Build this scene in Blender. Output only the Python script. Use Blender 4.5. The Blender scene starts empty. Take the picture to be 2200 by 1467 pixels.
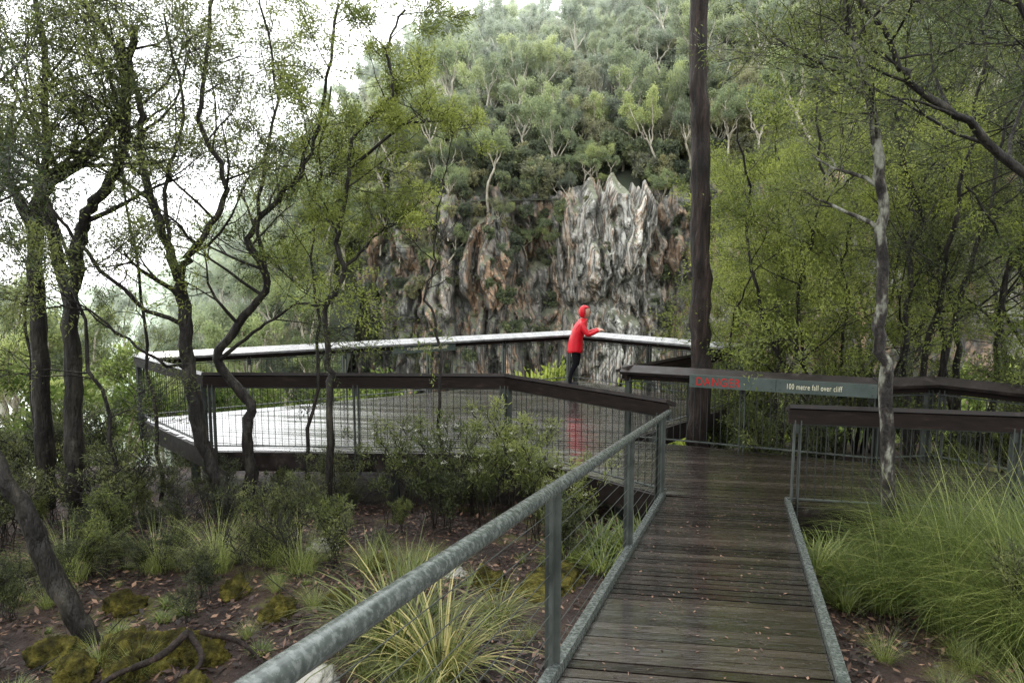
import bpy, math, random
import numpy as np
from mathutils import Vector, Matrix, noise
R=random.Random(7); NR=np.random.default_rng(7)
scn=bpy.context.scene
COL=scn.collection

# ---------------------------------------------------------------- materials
def newmat(name):
    m=bpy.data.materials.new(name); m.use_nodes=True
    nt=m.node_tree; nt.nodes.clear()
    o=nt.nodes.new('ShaderNodeOutputMaterial')
    return m,nt,o
def N(nt,t,**k):
    n=nt.nodes.new(t)
    for a,b in k.items(): setattr(n,a,b)
    return n
def ramp(nt,stops,src=None):
    r=N(nt,'ShaderNodeValToRGB'); e=r.color_ramp.elements
    while len(e)<len(stops): e.new(0.5)
    for i,(p,c) in enumerate(stops):
        e[i].position=p; e[i].color=(c[0],c[1],c[2],1)
    if src is not None: nt.links.new(src,r.inputs[0])
    return r
def noisen(nt,scale,detail=4,rough=.55,vec=None,mapscale=None):
    n=N(nt,'ShaderNodeTexNoise'); n.inputs['Scale'].default_value=scale
    n.inputs['Detail'].default_value=detail; n.inputs['Roughness'].default_value=rough
    tc=N(nt,'ShaderNodeTexCoord')
    if mapscale:
        mp=N(nt,'ShaderNodeMapping'); mp.inputs['Scale'].default_value=mapscale
        nt.links.new(tc.outputs['Object'],mp.inputs['Vector']); nt.links.new(mp.outputs[0],n.inputs['Vector'])
    else: nt.links.new(tc.outputs['Object'],n.inputs['Vector'])
    return n
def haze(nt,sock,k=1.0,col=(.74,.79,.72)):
    # mist painted into the base colour, paler with distance from the world origin
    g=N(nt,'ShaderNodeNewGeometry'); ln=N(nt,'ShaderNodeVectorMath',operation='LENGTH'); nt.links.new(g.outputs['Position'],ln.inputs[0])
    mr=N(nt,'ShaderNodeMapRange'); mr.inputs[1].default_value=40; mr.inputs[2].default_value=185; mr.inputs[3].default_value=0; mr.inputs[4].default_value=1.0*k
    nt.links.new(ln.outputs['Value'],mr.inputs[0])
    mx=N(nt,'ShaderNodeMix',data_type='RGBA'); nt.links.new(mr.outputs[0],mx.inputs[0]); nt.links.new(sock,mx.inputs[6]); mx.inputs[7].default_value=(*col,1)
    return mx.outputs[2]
def surf(name,stops,scale=5,mapscale=None,rough=(.5,.7),bump=.3,bscale=None,spec=.5,metal=0,detail=3,bdist=.02,coat=0,attr=False,hz=0,bdetail=3):
    m,nt,o=newmat(name); p=N(nt,'ShaderNodeBsdfPrincipled')
    n=noisen(nt,scale,detail,.6,mapscale=mapscale)
    src=n.outputs['Fac']
    if attr:
        a=N(nt,'ShaderNodeAttribute',attribute_name='v')
        mx=N(nt,'ShaderNodeMath',operation='MULTIPLY_ADD'); mx.inputs[1].default_value=.6
        ad=N(nt,'ShaderNodeMath',operation='MULTIPLY'); ad.inputs[1].default_value=.4
        nt.links.new(a.outputs['Fac'],ad.inputs[0]); nt.links.new(n.outputs['Fac'],mx.inputs[0]); nt.links.new(ad.outputs[0],mx.inputs[2]); src=mx.outputs[0]
    r=ramp(nt,stops,src); c=r.outputs[0]
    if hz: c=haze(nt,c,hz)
    nt.links.new(c,p.inputs['Base Color'])
    if bump:
        n2=noisen(nt,bscale or scale*2,bdetail,.65,mapscale=mapscale)
        b=N(nt,'ShaderNodeBump'); b.inputs['Strength'].default_value=bump; b.inputs['Distance'].default_value=bdist
        nt.links.new(n2.outputs['Fac'],b.inputs['Height']); nt.links.new(b.outputs[0],p.inputs['Normal'])
    else: n2=n
    mr=N(nt,'ShaderNodeMapRange'); mr.inputs[1].default_value=.3; mr.inputs[2].default_value=.7
    mr.inputs[3].default_value=rough[0]; mr.inputs[4].default_value=rough[1]
    nt.links.new(n2.outputs['Fac'],mr.inputs[0]); nt.links.new(mr.outputs[0],p.inputs['Roughness'])
    p.inputs['Metallic'].default_value=metal; p.inputs['Specular IOR Level'].default_value=spec
    p.inputs['Coat Weight'].default_value=coat; p.inputs['Coat Roughness'].default_value=.13
    nt.links.new(p.outputs[0],o.inputs[0]); return m
def leafmat(name,dark,mid,light,trans=.4,rough=.45,hz=0,far=False):
    m,nt,o=newmat(name)
    if far: p=N(nt,'ShaderNodeBsdfDiffuse'); cin=p.inputs['Color']
    else: p=N(nt,'ShaderNodeBsdfPrincipled'); p.inputs['Roughness'].default_value=rough; p.inputs['Specular IOR Level'].default_value=.4; cin=p.inputs['Base Color']
    a=N(nt,'ShaderNodeAttribute',attribute_name='v')
    oi=N(nt,'ShaderNodeObjectInfo')
    ad=N(nt,'ShaderNodeMath',operation='MULTIPLY_ADD'); ad.inputs[1].default_value=.5
    nt.links.new(oi.outputs['Random'],ad.inputs[0])
    sb=N(nt,'ShaderNodeMath',operation='SUBTRACT'); sb.inputs[1].default_value=.25
    nt.links.new(a.outputs['Fac'],sb.inputs[0]); nt.links.new(sb.outputs[0],ad.inputs[2])
    r=ramp(nt,[(0,dark),(.55,mid),(1,light)],ad.outputs[0]); c=r.outputs[0]
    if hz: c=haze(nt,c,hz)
    nt.links.new(c,cin)
    t=N(nt,'ShaderNodeBsdfTranslucent')
    hs=N(nt,'ShaderNodeVectorMath',operation='SCALE'); hs.inputs['Scale'].default_value=1.3
    nt.links.new(c,hs.inputs[0]); nt.links.new(hs.outputs[0],t.inputs['Color'])
    mx=N(nt,'ShaderNodeMixShader'); mx.inputs[0].default_value=trans
    nt.links.new(p.outputs[0],mx.inputs[1]); nt.links.new(t.outputs[0],mx.inputs[2]); nt.links.new(mx.outputs[0],o.inputs[0])
    return m
M={}
M['wood']=surf('wet_timber',[(.25,(.007,.0050,.0042)),(.5,(.018,.0130,.0110)),(.75,(.044,.034,.029))],scale=3,mapscale=(1,5,5),rough=(.1,.36),bump=.35,bscale=8,coat=1,attr=True,bdist=.010)
M['rail']=surf('rail_timber',[(.3,(.006,.0043,.0036)),(.6,(.014,.0095,.0078)),(.8,(.04,.027,.022))],scale=6,mapscale=(1,1,6),rough=(.6,.8),bump=0,spec=.12)
M['capd']=surf('wet_dark_cap',[(.3,(.007,.0055,.005)),(.6,(.016,.012,.0105)),(.8,(.05,.043,.038))],scale=7,rough=(.35,.65),bump=0,coat=.03,spec=.2)
M['cap']=surf('sky_sheen_cap',[(.3,(.10,.10,.10)),(.6,(.21,.21,.21)),(.8,(.33,.33,.32))],scale=7,rough=(.12,.4),bump=.2,coat=.4,bscale=20)  # wet timber like the dark caps; sky reflection painted in as pale base colour
M['galv']=surf('galvanised_steel',[(.35,(.055,.064,.06)),(.5,(.082,.095,.089)),(.68,(.15,.165,.158))],scale=55,rough=(.16,.36),bump=0,metal=.35,detail=3)
M['steel']=surf('dull_steel',[(.3,(.022,.026,.023)),(.7,(.06,.068,.061))],scale=6,rough=(.45,.7),bump=0,metal=.2,spec=.3)
M['rod']=surf('dark_rod',[(.3,(.012,.014,.012)),(.7,(.033,.036,.033))],scale=6,rough=(.45,.65),bump=0,metal=.2,spec=.3)
M['sign']=surf('sign_board',[(.3,(.036,.049,.043)),(.7,(.062,.078,.070))],scale=5,rough=(.5,.65),bump=0,spec=.25)
M['bark']=surf('dark_bark',[(.3,(.0035,.003,.0025)),(.5,(.011,.009,.007)),(.66,(.032,.028,.021)),(.8,(.09,.085,.065))],scale=9,mapscale=(1,1,.25),rough=(.45,.85),bump=1,bscale=16,bdist=.05,spec=.25)
M['barkr']=surf('ironbark',[(.3,(.004,.003,.0025)),(.5,(.014,.009,.007)),(.62,(.035,.023,.018)),(.75,(.07,.05,.04))],scale=11,mapscale=(1,1,.13),rough=(.55,.8),bump=1,bscale=17,bdist=.08,spec=.25,detail=5,bdetail=5)
M['barkl']=surf('lichen_bark',[(.40,(.010,.008,.007)),(.52,(.035,.03,.025)),(.60,(.15,.15,.12)),(.8,(.30,.30,.26))],scale=10,mapscale=(1,1,.45),rough=(.6,.9),bump=1,bscale=16,bdist=.05,spec=.3)
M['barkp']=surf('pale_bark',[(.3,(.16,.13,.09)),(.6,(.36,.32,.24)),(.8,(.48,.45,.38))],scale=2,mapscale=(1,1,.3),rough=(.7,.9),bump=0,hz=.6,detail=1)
M['leafd']=leafmat('leaf_dark',(.015,.024,.008),(.05,.068,.021),(.13,.155,.045),.45)
M['leafy']=leafmat('leaf_bright',(.055,.078,.017),(.18,.215,.042),(.37,.40,.10),.48)
M['leafm']=leafmat('leaf_mid',(.022,.034,.010),(.08,.10,.028),(.205,.23,.065),.45)
M['bushm']=leafmat('bush_leaf',(.018,.028,.009),(.065,.08,.025),(.17,.18,.06),.35)
M['bushd']=leafmat('bush_leaf_dark',(.010,.016,.006),(.038,.048,.018),(.10,.11,.038),.35)
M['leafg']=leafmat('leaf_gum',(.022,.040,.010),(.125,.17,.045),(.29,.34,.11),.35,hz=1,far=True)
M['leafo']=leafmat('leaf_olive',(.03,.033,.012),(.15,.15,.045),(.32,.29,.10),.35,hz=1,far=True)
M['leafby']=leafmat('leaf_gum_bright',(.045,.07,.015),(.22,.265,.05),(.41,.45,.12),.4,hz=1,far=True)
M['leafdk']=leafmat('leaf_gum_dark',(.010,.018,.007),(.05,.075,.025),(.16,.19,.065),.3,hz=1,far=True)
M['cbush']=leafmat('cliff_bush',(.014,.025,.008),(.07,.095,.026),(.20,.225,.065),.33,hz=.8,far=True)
M['grass']=leafmat('grass_blade',(.045,.068,.016),(.14,.18,.04),(.31,.34,.11),.4,.4)
M['grassy']=leafmat('lomandra_blade',(.045,.058,.013),(.145,.165,.036),(.42,.36,.15),.35,.4)
M['flower']=leafmat('flower',(.30,.31,.24),(.45,.45,.38),(.6,.6,.53),.2)
M['litter']=leafmat('dead_leaf',(.012,.007,.005),(.055,.029,.02),(.26,.155,.10),.1,.6)
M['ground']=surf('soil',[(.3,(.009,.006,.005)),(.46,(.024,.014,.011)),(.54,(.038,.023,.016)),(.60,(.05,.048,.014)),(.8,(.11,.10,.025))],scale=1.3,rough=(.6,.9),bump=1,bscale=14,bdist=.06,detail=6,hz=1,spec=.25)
M['moss']=surf('moss',[(.3,(.012,.010,.004)),(.48,(.055,.050,.012)),(.62,(.14,.12,.026)),(.8,(.24,.21,.05))],scale=9,rough=(.85,1),bump=1,bscale=50,bdist=.06,spec=.1,detail=6,bdetail=4)
M['stone']=surf('grey_stone',[(.3,(.12,.11,.10)),(.6,(.28,.27,.24)),(.8,(.38,.36,.32))],scale=5,rough=(.5,.8),bump=.8,bscale=12,bdist=.03)
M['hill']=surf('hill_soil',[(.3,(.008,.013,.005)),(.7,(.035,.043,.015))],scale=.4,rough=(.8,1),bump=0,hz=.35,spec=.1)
def cliffmat():
    m,nt,o=newmat('cliff_rock'); p=N(nt,'ShaderNodeBsdfPrincipled'); p.inputs['Roughness'].default_value=.65; p.inputs['Specular IOR Level'].default_value=.25
    a=noisen(nt,.42,6,.65,mapscale=(1,1,.4)); b=noisen(nt,.55,6,.72,mapscale=(1,1,.25)); c=noisen(nt,1.7,7,.75,mapscale=(1,1,.35))
    base=ramp(nt,[(.38,(.022,.020,.020)),(.46,(.07,.060,.056)),(.53,(.135,.115,.10)),(.60,(.24,.21,.185)),(.72,(.40,.375,.34))],a.outputs['Fac'])
    orr=ramp(nt,[(.485,(0,0,0)),(.56,(.9,.9,.9))],b.outputs['Fac'])
    mx=N(nt,'ShaderNodeMix',data_type='RGBA'); nt.links.new(orr.outputs[0],mx.inputs[0]); nt.links.new(base.outputs[0],mx.inputs[6]); mx.inputs[7].default_value=(.36,.205,.105,1)
    at=N(nt,'ShaderNodeAttribute',attribute_name='v')
    lm=N(nt,'ShaderNodeMath',operation='MULTIPLY'); lr=ramp(nt,[(.44,(.0,.0,.0)),(.54,(.95,.95,.95))],c.outputs['Fac'])
    nt.links.new(at.outputs['Fac'],lm.inputs[0]); nt.links.new(lr.outputs[0],lm.inputs[1])
    m2=N(nt,'ShaderNodeMix',data_type='RGBA'); nt.links.new(lm.outputs[0],m2.inputs[0]); nt.links.new(mx.outputs[2],m2.inputs[6]); m2.inputs[7].default_value=(.50,.49,.45,1)
    # steep cracks between rock columns
    tc=N(nt,'ShaderNodeTexCoord'); mp=N(nt,'ShaderNodeMapping'); mp.inputs['Scale'].default_value=(1,1,.2); mp.inputs['Rotation'].default_value=(0,math.radians(10),0)
    wn=noisen(nt,.8,3,.6); wa=N(nt,'ShaderNodeVectorMath',operation='MULTIPLY_ADD'); wa.inputs[1].default_value=(1.2,1.2,1.2)
    nt.links.new(wn.outputs['Color'],wa.inputs[0]); nt.links.new(tc.outputs['Object'],wa.inputs[2]); nt.links.new(wa.outputs[0],mp.inputs['Vector'])
    vo=N(nt,'ShaderNodeTexVoronoi',feature='DISTANCE_TO_EDGE'); vo.inputs['Scale'].default_value=.9; nt.links.new(mp.outputs[0],vo.inputs['Vector'])
    ck=ramp(nt,[(0,(.04,.038,.035)),(.08,(.6,.6,.6)),(.18,(1,1,1))],vo.outputs['Distance'])
    cr=ramp(nt,[(.40,(.15,.14,.13)),(.48,(1,1,1))],c.outputs['Fac'])
    m3=N(nt,'ShaderNodeMix',data_type='RGBA',blend_type='MULTIPLY'); m3.inputs[0].default_value=.88
    nt.links.new(m2.outputs[2],m3.inputs[6]); nt.links.new(cr.outputs[0],m3.inputs[7])
    m5=N(nt,'ShaderNodeMix',data_type='RGBA',blend_type='MULTIPLY'); m5.inputs[0].default_value=.95
    nt.links.new(m3.outputs[2],m5.inputs[6]); nt.links.new(ck.outputs[0],m5.inputs[7])
    g=N(nt,'ShaderNodeNewGeometry'); sx=N(nt,'ShaderNodeSeparateXYZ'); nt.links.new(g.outputs['True Normal'],sx.inputs[0])
    gr=ramp(nt,[(.5,(0,0,0)),(.7,(.85,.85,.85))],sx.outputs['Z'])
    m4=N(nt,'ShaderNodeMix',data_type='RGBA'); nt.links.new(gr.outputs[0],m4.inputs[0]); nt.links.new(m5.outputs[2],m4.inputs[6]); m4.inputs[7].default_value=(.07,.08,.035,1)
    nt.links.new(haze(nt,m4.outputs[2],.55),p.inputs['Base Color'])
    nt.links.new(p.outputs[0],o.inputs[0]); return m
M['cliff']=cliffmat()
def flat(name,c,rough=.5,spec=.5):
    m,nt,o=newmat(name); p=N(nt,'ShaderNodeBsdfPrincipled'); p.inputs['Roughness'].default_value=rough; p.inputs['Specular IOR Level'].default_value=spec
    n=noisen(nt,12,2); r=ramp(nt,[(.3,[x*.85 for x in c]),(.7,[min(1,x*1.1) for x in c])],n.outputs['Fac'])
    nt.links.new(r.outputs[0],p.inputs['Base Color']); nt.links.new(p.outputs[0],o.inputs[0]); return m
M['red']=flat('red_raincoat',(.48,.005,.014),.4,.3); M['black']=flat('black_leggings',(.007,.007,.009),.9,.1)
M['skin']=flat('skin',(.45,.25,.18),.5); M['hair']=flat('hair',(.06,.035,.02),.5); M['dark']=flat('dark_glass',(.01,.01,.012),.15)
M['lip']=flat('lip',(.35,.08,.07),.5); M['shoe']=flat('shoe',(.02,.02,.022),.7,.2)
M['tred']=flat('red_lettering',(.36,.010,.008),.6,.2); M['tcream']=flat('cream_lettering',(.55,.52,.36),.5)

# ---------------------------------------------------------------- mesh builder
class MB:
    def __init__(s): s.V=[];s.F=[];s.M=[];s.S=[];s.A=[]
    def box(s,c,ax,h,mat=0,v=.5):
        c=Vector(c); a,b,d=[Vector(x).normalized()*k for x,k in zip(ax,h)]
        i=len(s.V)
        for sx,sy,sz in ((-1,-1,-1),(1,-1,-1),(1,1,-1),(-1,1,-1),(-1,-1,1),(1,-1,1),(1,1,1),(-1,1,1)):
            s.V.append(tuple(c+a*sx+b*sy+d*sz)); s.A.append(v)
        for f in ((0,3,2,1),(4,5,6,7),(0,1,5,4),(1,2,6,5),(2,3,7,6),(3,0,4,7)):
            s.F.append([i+k for k in f]); s.M.append(mat); s.S.append(False)
    def hexa(s,bot,top,mat=0,v=.5):
        i=len(s.V)
        for p in list(bot)+list(top): s.V.append(tuple(p)); s.A.append(v)
        for f in ((0,3,2,1),(4,5,6,7),(0,1,5,4),(1,2,6,5),(2,3,7,6),(3,0,4,7)):
            s.F.append([i+k for k in f]); s.M.append(mat); s.S.append(False)
    def tube(s,P,Rd,n=6,mat=0,v=.5,rough=0):
        P=[Vector(p) for p in P]; up=Vector((.31,.9,.17)); i0=len(s.V)
        for k,p in enumerate(P):
            d=(P[min(k+1,len(P)-1)]-P[max(k-1,0)])
            if d.length<1e-6: d=Vector((0,0,1))
            d.normalize(); a=up-d*up.dot(d)
            if a.length<1e-3: a=Vector((1,0,0))-d*d.x
            a.normalize(); b=d.cross(a); up=a
            for j in range(n):
                t=2*math.pi*j/n; r=Rd[k]*(1+(rough*(R.random()-.5) if rough else 0))
                q=p+a*math.cos(t)*r+b*math.sin(t)*r
                s.V.append((q.x,q.y,q.z)); s.A.append(v)
        for k in range(len(P)-1):
            for j in range(n):
                j2=(j+1)%n; a=i0+k*n
                s.F.append([a+j,a+j2,a+n+j2,a+n+j]); s.M.append(mat); s.S.append(True)
    def arrays(s):
        return (np.array(s.V,dtype=np.float32).reshape(-1,3),np.array(s.F,dtype=np.int32).reshape(-1,4),np.array(s.M,dtype=np.int32),np.array(s.S,dtype=bool),np.array(s.A,dtype=np.float32))
def mkmesh(name,parts,mats):
    V=[];F=[];MM=[];S=[];A=[];o=0
    for v,f,m,sm,a in parts:
        V.append(v);F.append(f+o);MM.append(m);S.append(sm);A.append(a);o+=len(v)
    V=np.concatenate(V);F=np.concatenate(F);MM=np.concatenate(MM);S=np.concatenate(S);A=np.concatenate(A)
    me=bpy.data.meshes.new(name); me.vertices.add(len(V)); me.vertices.foreach_set('co',V.astype(np.float32).ravel())
    me.loops.add(F.size); me.loops.foreach_set('vertex_index',F.astype(np.int32).ravel())
    me.polygons.add(len(F)); me.polygons.foreach_set('loop_start',np.arange(0,F.size,4,dtype=np.int32))
    me.polygons.foreach_set('material_index',MM.astype(np.int32)); me.polygons.foreach_set('use_smooth',S)
    at=me.attributes.new('v','FLOAT','POINT'); at.data.foreach_set('value',A.astype(np.float32))
    for m in mats: me.materials.append(m)
    me.update(calc_edges=True); return me
def obj(name,me,parent=None,loc=(0,0,0),rot=(0,0,0),sc=1):
    o=bpy.data.objects.new(name,me); COL.objects.link(o); o.location=loc; o.rotation_euler=rot
    o.scale=(sc,sc,sc) if not hasattr(sc,'__len__') else sc
    if parent: o.parent=parent
    return o
def empty(name): return obj(name,None)
def unit(a): return a/np.maximum(np.linalg.norm(a,axis=1,keepdims=True),1e-6)
def leaves(C,D,L,W,v,mat,jit=.8):
    n=len(C); D=unit(D+NR.normal(size=(n,3))*jit); s=unit(np.cross(D,NR.normal(size=(n,3))))
    l=(L*NR.uniform(.6,1.25,(n,1))); w=(W*NR.uniform(.7,1.2,(n,1)))*.5
    nn=np.cross(D,s)
    V=np.stack([C,C+D*l*.45+s*w+nn*l*.08,C+D*l,C+D*l*.45-s*w+nn*l*.08],1).reshape(-1,3)
    F=np.arange(4*n).reshape(-1,4)
    return (V,F,np.full(n,mat),np.zeros(n,bool),np.repeat(v,4))

# ---------------------------------------------------------------- trees
def catmull(p,n=5):
    p=[Vector(q) for q in p]
    if len(p)<3: 
        return [p[0].lerp(p[1],i/n) for i in range(n+1)]
    q=[p[0]*2-p[1]]+p+[p[-1]*2-p[-2]]; out=[]
    for i in range(1,len(q)-2):
        a,b,c,d=q[i-1:i+3]
        for k in range(n):
            t=k/n; out.append(.5*((2*b)+(c-a)*t+(2*a-5*b+4*c-d)*t*t+(3*b-a-3*c+d)*t**3))
    out.append(p[-1]); return out
def rv():
    return Vector((R.gauss(0,1),R.gauss(0,1),R.gauss(0,1)))
def grow(mb,anch,p,d,L,r,lvl,P,cv):
    ns=5 if lvl<P['maxl'] else 4
    pts=[p.copy()]; d=d.normalized(); dirs=[d]
    for k in range(ns):
        d=(d+rv()*P['wig']+Vector((0,0,P['up']))).normalized()
        p=p+d*(L/ns); pts.append(p.copy()); dirs.append(d)
    rad=[max(P.get('rmin',.0028),r*(1-.75*k/ns)) for k in range(ns+1)]
    mb.tube(pts,rad,5 if r>.015*P.get('big',1) else 3,0)
    if lvl>=P['maxl']:
        for k in range(1,ns+1): anch.append((tuple(pts[k]),tuple(dirs[k]),cv))
        return
    if lvl==P['maxl']-1:
        for k in range(3,ns+1):
            if R.random()<.5: anch.append((tuple(pts[k]),tuple(dirs[k]),cv))
    for c in range(P['nch'][lvl]):
        t=R.uniform(.3,1)*ns; k=min(int(t),ns-1); q=pts[k].lerp(pts[k+1],t-k)
        nd=(dirs[k]+rv()*P['spread']); 
        grow(mb,anch,q,nd,L*P['lr']*R.uniform(.7,1.2),rad[k]*.6,lvl+1,P,min(1,max(0,cv+R.uniform(-.25,.25))))
def tree_mesh(name,paths,P,bark,leaf):
    mb=MB(); anch=[]
    for path in paths:
        pts=catmull(path['p'],5); n=len(pts); r0,r1=path['r']
        w=path.get('wig',.016)
        pts=[q+rv()*w*(0 if i==0 else 1) for i,q in enumerate(pts)]
        rad=[r0+(r1-r0)*(i/(n-1))**.8 for i in range(n)]
        if path.get('flare'): rad[0]*=1.7; rad[1]*=1.45; rad[2]*=1.25; rad[3]*=1.1
        mb.tube(pts,rad,11 if r0>.03 else 6,0,rough=.28 if r0>.03 else .12)
        f0=path.get('f0',.35)
        for c in range(path.get('n',P['n1'])):
            t=(f0+(1-f0)*(c+R.random())/path.get('n',P['n1']))*(n-1); k=min(int(t),n-2); q=pts[k].lerp(pts[k+1],t-k)
            ax=(pts[k+1]-pts[k]).normalized(); az=R.uniform(0,2*math.pi)
            bias=Vector(path.get('bias',(0,0,0)))
            d=Vector((math.cos(az),math.sin(az),R.uniform(.1,.7)))+ax*.3+bias
            L=P['L1']*R.uniform(.6,1.15)*(1-.35*(t/(n-1)))
            grow(mb,anch,q,d,L,max(rad[k]*.5,.009*P.get('big',1)),1,P,R.random())
    parts=[mb.arrays()]
    if P['nl']>0 and anch:
        A=np.array([a[0] for a in anch]);D=np.array([a[1] for a in anch]);cv=np.array([a[2] for a in anch])
        keep=NR.random(len(A))<P.get('dens',1); A,D,cv=A[keep],D[keep],cv[keep]
        k=P['nl']; A=np.repeat(A,k,0);D=np.repeat(D,k,0);cv=np.repeat(cv,k)
        A=A+NR.normal(size=A.shape)*P['ls']*np.array([1,1,.7])
        D=D+np.array([0,0,P.get('droop',0)])
        v=np.clip(cv*.55+NR.random(len(cv))*.45,0,1)
        parts.append(leaves(A,D,P['ll'],P['lw'],v,1))
    return mkmesh(name,parts,[M[bark],M[leaf]])

# ---------------------------------------------------------------- terrain
def gz(x,y):
    z=.35-.125*min(y,11)
    ye=11.5+(2.0 if x>3.5 else 0)
    if y>ye: z-=(y-ye)*.85
    if x<-7.5: z-=(-7.5-x)*.45
    if y<0: z=.35-.05*y
    z=max(z,-42)
    z+=noise.noise(Vector((x*.35,y*.35,3)))*.16+noise.noise(Vector((x*1.3,y*1.3,9)))*.05
    return z
def grid_mesh(name,xs,ys,fn,mat,smooth=True):
    nx,ny=len(xs),len(ys); V=np.zeros((nx*ny,3)); A=np.zeros(nx*ny); i=0
    for y in ys:
        for x in xs:
            r=fn(x,y); V[i]=r[:3]; A[i]=r[3] if len(r)>3 else .5; i+=1
    a=np.arange(nx-1);b=np.arange(ny-1); Q=(b[:,None]*nx+a[None]).ravel()
    F=np.stack([Q,Q+1,Q+1+nx,Q+nx],1)
    return mkmesh(name,[(V,F,np.zeros(len(F),int),np.full(len(F),smooth),A)],[mat])
xs=np.concatenate([[-900,-500,-250,-150,-100,-70,-50,-38,-30,-24,-20,-16,-13],np.arange(-11,11,.16),[11.5,13,16,20,26,34,45,60,90,150,300,900]])
ys=np.concatenate([[-60,-30,-15,-8,-4,-2,-1],np.arange(0,12,.16),[12.5,13,14,15,17,19,22,26,30,36,42,50,60,80,120,200,400,900,1500]])
obj('ground',grid_mesh('ground',xs,ys,lambda x,y:(x,y,gz(x,y)),M['ground']))
hx=[-300,-200,-140,-110,-75,-46,-30,-21,8,30,60,150]
hz=[-34,-25,-6,8,22,34,37,36,43,52,62,80]
cx=[-300,-120,-75,-50,-30,-18,-10,10,30,60,150]
cyv=[380,230,165,130,95,70,62,60,52,40,28]
czv=[-34,-14,-3,4,5,5.5,8,8.2,9,9.3,9]
def Yc(x): return float(np.interp(x,cx,cyv))
def Zc(x): return float(np.interp(x,cx,czv))
def hillp(x,t):
    zt=Zc(x); zr=float(np.interp(x,hx,hz)); y=Yc(x)+t*75
    tt=max(0,min(t,1)); z=zt+(zr-zt)*(tt**.85)
    if t>1: z-=(t-1)*30
    if t<0: z+=t*70
    z+=noise.noise(Vector((x*.06,t*4,1)))*3*min(1,abs(t)*4)
    return (x,y,z)
obj('hillside',grid_mesh('hillside',np.linspace(-300,150,150),np.linspace(0,1.6,40),lambda x,t:hillp(x,t),M['hill']))
obj('lower_hillside',grid_mesh('lower_hillside',np.linspace(-300,-14,70),np.linspace(-.6,.01,16),lambda x,t:(lambda p:(p[0],p[1]+(6*max(0,(p[0]+22)/8)),p[2]))(hillp(x,t)),M['hill']))
cxs=np.concatenate([np.arange(-30,34,.16),np.linspace(35,150,40)])
def vor(x,z,s):
    d,_=noise.voronoi(Vector((x,z,s))); return d[1]-d[0],d[0]
def cliffp(x,h):
    y=Yc(x); z=Zc(x)+.6-h
    bt=math.exp(-((x-8.8)/3.2)**2); bt2=math.exp(-((x+6)/4.5)**2); bt3=math.exp(-((x-2.5)/1.5)**2)
    wx=x+noise.noise(Vector((x*.4,z*.2,60)))*1.1+noise.noise(Vector((x*1.5,z*.9,70)))*.3
    wz=z+noise.noise(Vector((x*.5,z*.4,80)))*2+wx*.25
    n1=noise.noise(Vector((x*.2,z*.06,2)))
    e1,f1=vor(wx*.36,wz*.07,1.5); e2,f2=vor(wx*.85,wz*.16,7.5); e3,f3=vor(wx*2.0,wz*.45,3.5)
    n5=noise.fractal(Vector((x*1.4,z*.9,21)),.8,2.2,4)
    led=noise.noise(Vector((x*.15,z*.55,33)))
    d=3.2*n1+4.4*min(e1,.5)-2.0*f1+2.6*min(e2,.45)-.9*f2+.8*min(e3,.4)+.4*n5+1.1*led+3.8*bt*min(1,h/3+.2)+1.4*bt2-2.6*bt3*min(1,h/6)+h*.10
    d*=min(1,h/2+.1)
    sp=abs(noise.noise(Vector((wx*.8,0,31))))
    zz=z+(1.3*bt+noise.noise(Vector((x*.35,0,31)))*1.6-2.6*sp*(.6+bt)+1.0*min(e2,.5))*max(0,1-h/6)
    nx=.6*min(1,max(0,(-14-x)/8))
    v=math.exp(-((x-8.8)/3.4)**2)*(1.0 if h<13 else max(.1,1-(h-13)/8))+.14
    return (x+nx*d,y-d,zz,min(1,v))
obj('rock_cliff',grid_mesh('rock_cliff',cxs,np.concatenate([np.arange(0,22,.2),[25,32,42]]),cliffp,M['cliff'],False))

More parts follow.
